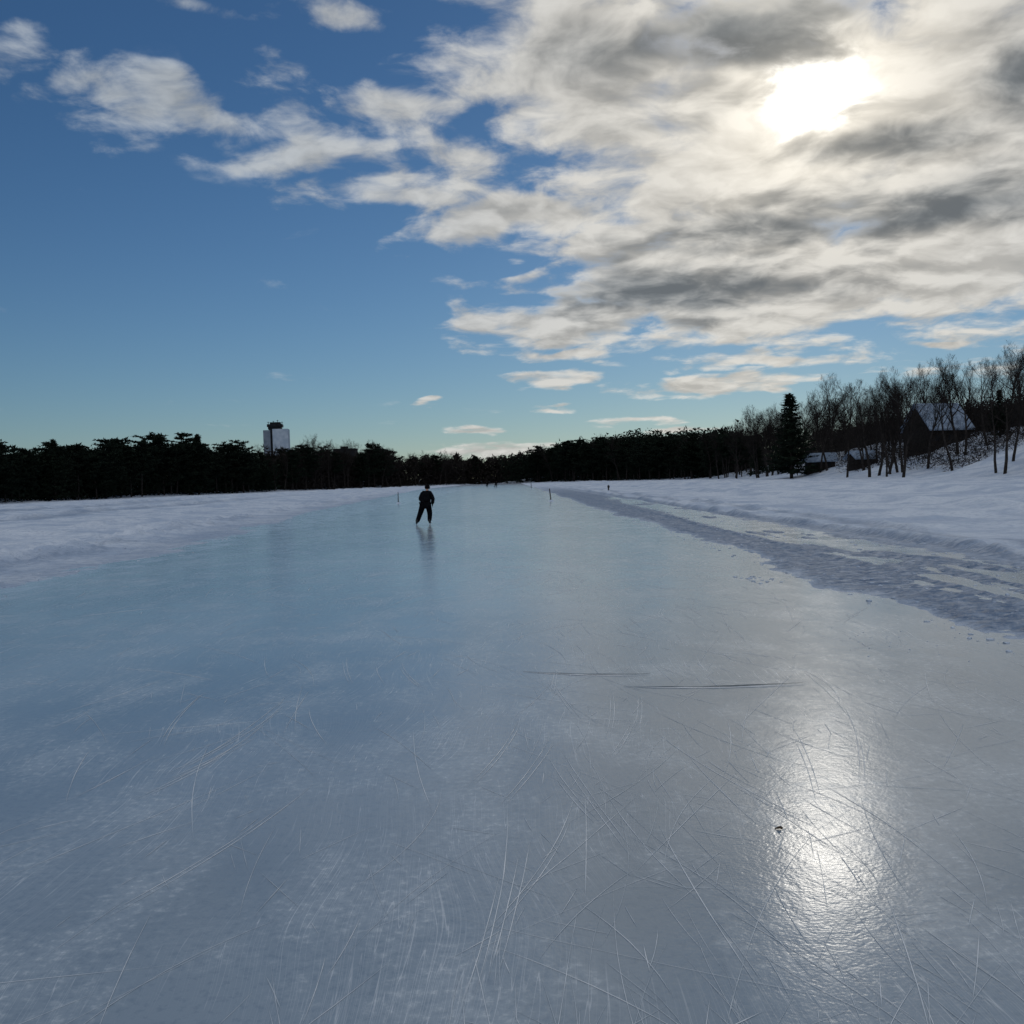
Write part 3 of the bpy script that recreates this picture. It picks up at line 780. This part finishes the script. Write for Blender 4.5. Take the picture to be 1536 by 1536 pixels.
COVER = [(-490, 575, 250, 64, .86), (-640, 585, 140, 46, .80), (-735, 650, 90, 55, .75), (-395, 700, 150, 30, .62), (-287, 625, 90, 48, .76), (-179, 561, 170, 58, .88),
         (-281, 494, 190, 56, .86), (-183, 436, 190, 50, .90), (-185, 690, 150, 52, .86), (-330, 545, 270, 120, .60), (-90, 500, 190, 160, .70),
         (160, 616, 300, 200, 1.18), (450, 506, 450, 270, 1.25), (750, 497, 360, 340, 1.25), (46, 399, 250, 66, 1.18), (344, 309, 380, 130, 1.25), (650, 320, 330, 130, 1.25),
         (101, 237, 210, 52, 1.18), (394, 248, 270, 72, 1.2), (90, 187, 110, 22, 1.05), (58, 148, 95, 16, 1.0), (318, 132, 190, 18, 1.05), (379, 168, 170, 20, 1.0),
         (660, 179, 60, 15, 1.0), (-121, 120, 40, 8, .95), (-54, 77, 62, 9, 1.0), (67, 108, 52, 9, .95), (-30, 47, 120, 14, 1.1), (196, 82, 95, 9, .95), (266, 66, 70, 10, 1.0),
         (500, 1150, 1100, 480, 1.0), (1700, 500, 600, 300, .9)]
GAPS = [(-50, 528, 90, 36, .45), (-20, 322, 90, 14, .5)]
DARK = [(385, 668, 210, 85, 1.0), (575, 488, 200, 46, .9), (654, 392, 250, 56, .95), (415, 358, 270, 38, .85), (242, 277, 310, 48, .95), (810, 590, 100, 110, .95), (190, 630, 190, 90, .6), (290, 560, 200, 60, .45), (60, 400, 190, 26, .3)]
C = t.math('SUBTRACT', field(COVER, AEw, .15, 1.4, 1.25), field(GAPS, AEw, 0, 1.4, .6))
C = t.math('SUBTRACT', C, .12)
C = t.math('MAXIMUM', C, t.math('MULTIPLY', t.mr(z, .58, .78), 1.0))  # unseen overhead cloud cover, added for fill light
C = t.math('MAXIMUM', C, t.math('MULTIPLY', t.mr(y, -.05, -.45), .75))  # unseen cloud cover behind the camera, added for fill light
PLw = t.vmath('ADD', PL, t.vmath('MULTIPLY', wn, (.13, .13, 0)))
n1 = t.noise(PLw, 4.8, 8, .58)
sdx, sdy = math.sin(SUN_AZ) * -.075, math.cos(SUN_AZ) * -.075
n2 = t.noise(t.vmath('ADD', PLw, (sdx, sdy, 0)), 4.8, 4, .54)
solid = t.mr(C, .60, 1.05)
namp = t.math('MULTIPLY_ADD', solid, -1.35, 2.2)
namp = t.math('MULTIPLY', namp, t.mr(C, -.10, .20, .45, 1.0))
e1 = t.math('ADD', C, t.math('MULTIPLY', t.math('SUBTRACT', n1, .5), namp))
dens = t.mr(e1, .20, .90)
thick = t.mr(e1, .40, 1.1, 0, 1, False)
relief = t.math('SUBTRACT', n1, n2)
dk = field(DARK, AEw, .0, 1.6, 1.0)
ws = t.node('ShaderNodeSeparateXYZ'); t.put(ws.inputs[0], wn)
dark = t.math('ADD', dk, t.math('MULTIPLY', ws.outputs[2], .45))
dark = t.math('SUBTRACT', dark, t.math('MULTIPLY', relief, 1.2))
dark = t.math('ADD', dark, t.math('MULTIPLY', t.math('SUBTRACT', n1, .5), .35))
dark = t.math('MULTIPLY', t.mr(dark, .08, 1.15), t.mr(thick, .1, .7))
sd = (math.sin(SUN_AZ) * math.cos(SUN_EL), math.cos(SUN_AZ) * math.cos(SUN_EL), math.sin(SUN_EL))
ca = t.vmath('DOT_PRODUCT', D, sd, out=1)
ang = t.math('MULTIPLY', t.math('ARCCOSINE', t.math('MINIMUM', ca, 1.0)), 57.2958)
near = t.mr(ang, 2, 34, 1, 0)
bright = t.mix(near, (0.38, 0.42, 0.465), (0.69, 0.66, 0.60))
low = t.mr(el, 60, 300, 1, 0)
bright = t.mix(t.math('MULTIPLY', low, .5), bright, (0.71, 0.68, 0.60))
bright = t.mix(t.mr(ang, 45, 95), bright, (0.60, 0.62, 0.66))      # unseen clouds away from the sun, brightened to add fill light
shade = t.mix(near, (0.155, 0.20, 0.25), (0.19, 0.205, 0.215))
ccol = t.mix(dark, bright, shade)
rl = t.mr(relief, -.14, .16, .80, 1.16, False)
rl = t.math('MULTIPLY', rl, t.mr(thick, 0, .6, 1.08, .97))
ccol = t.vmath('SCALE', ccol, scale=rl)
ang2 = t.math('ADD', ang, t.math('MULTIPLY', t.math('SUBTRACT', n1, .5), -5.0))
ang2 = t.math('ADD', ang2, t.math('MULTIPLY', dark, 1.6))
core = t.math('MULTIPLY', t.math('POWER', t.mr(ang2, .0, 4.3, 1, 0), 3.2), 4.5)
halo = t.math('MULTIPLY', t.math('POWER', t.mr(ang, 0, 12, 1, 0), 2.0), .42)
glow = t.vmath('SCALE', (1.0, .97, .91), scale=core)
glow2 = t.vmath('SCALE', (1.0, .90, .72), scale=t.math('MULTIPLY', halo, t.math('SUBTRACT', 1.0, t.math('MULTIPLY', dark, .8))))
ccol = t.vmath('ADD', ccol, t.vmath('ADD', glow, glow2))
sky = t.node('ShaderNodeTexSky', sky_type='NISHITA'); sky.sun_disc = False
sky.sun_elevation = SUN_EL; sky.sun_rotation = SUN_AZ; sky.air_density = 1.0; sky.dust_density = .1; sky.ozone_density = 4.0; sky.altitude = 80
tint = t.mix(t.mr(el, 0, 620, 1, 0), (0.56, 0.78, 0.94), (0.74, 0.88, 1.00))
skc = t.mix(1.0, sky.outputs[0], tint, 'MULTIPLY')
b1 = t.node('ShaderNodeBackground'); t.put(b1.inputs[0], skc); b1.inputs[1].default_value = .05
b2 = t.node('ShaderNodeBackground'); t.put(b2.inputs[0], ccol); b2.inputs[1].default_value = 1.0
mx = t.node('ShaderNodeMixShader'); t.put(mx.inputs[0], dens); t.l.new(b1.outputs[0], mx.inputs[1]); t.l.new(b2.outputs[0], mx.inputs[2])
out = t.node('ShaderNodeOutputWorld'); t.l.new(mx.outputs[0], out.inputs[0])

# ------------------------------------------------------------------ sun lamp (veiled by cloud)
sl = bpy.data.lights.new('sun', 'SUN'); sl.energy = .038; sl.angle = R(4); sl.color = (1, .94, .84)
so = link(bpy.data.objects.new('sun', sl))
so.rotation_euler = Vector(sd).to_track_quat('Z', 'Y').to_euler()

# ------------------------------------------------------------------ camera
cd = bpy.data.cameras.new('camera'); cd.sensor_width = 36; cd.lens = 36.1; cd.clip_end = 8000; cd.clip_start = .05
co = link(bpy.data.objects.new('camera', cd)); co.location = (0, 0, 1.7)
M = Matrix.Rotation(R(90 - 1.785), 4, 'X') @ Matrix.Rotation(R(-1.83), 4, 'Z')
co.rotation_euler = M.to_euler()
scene.camera = co
print('trees', ntree)
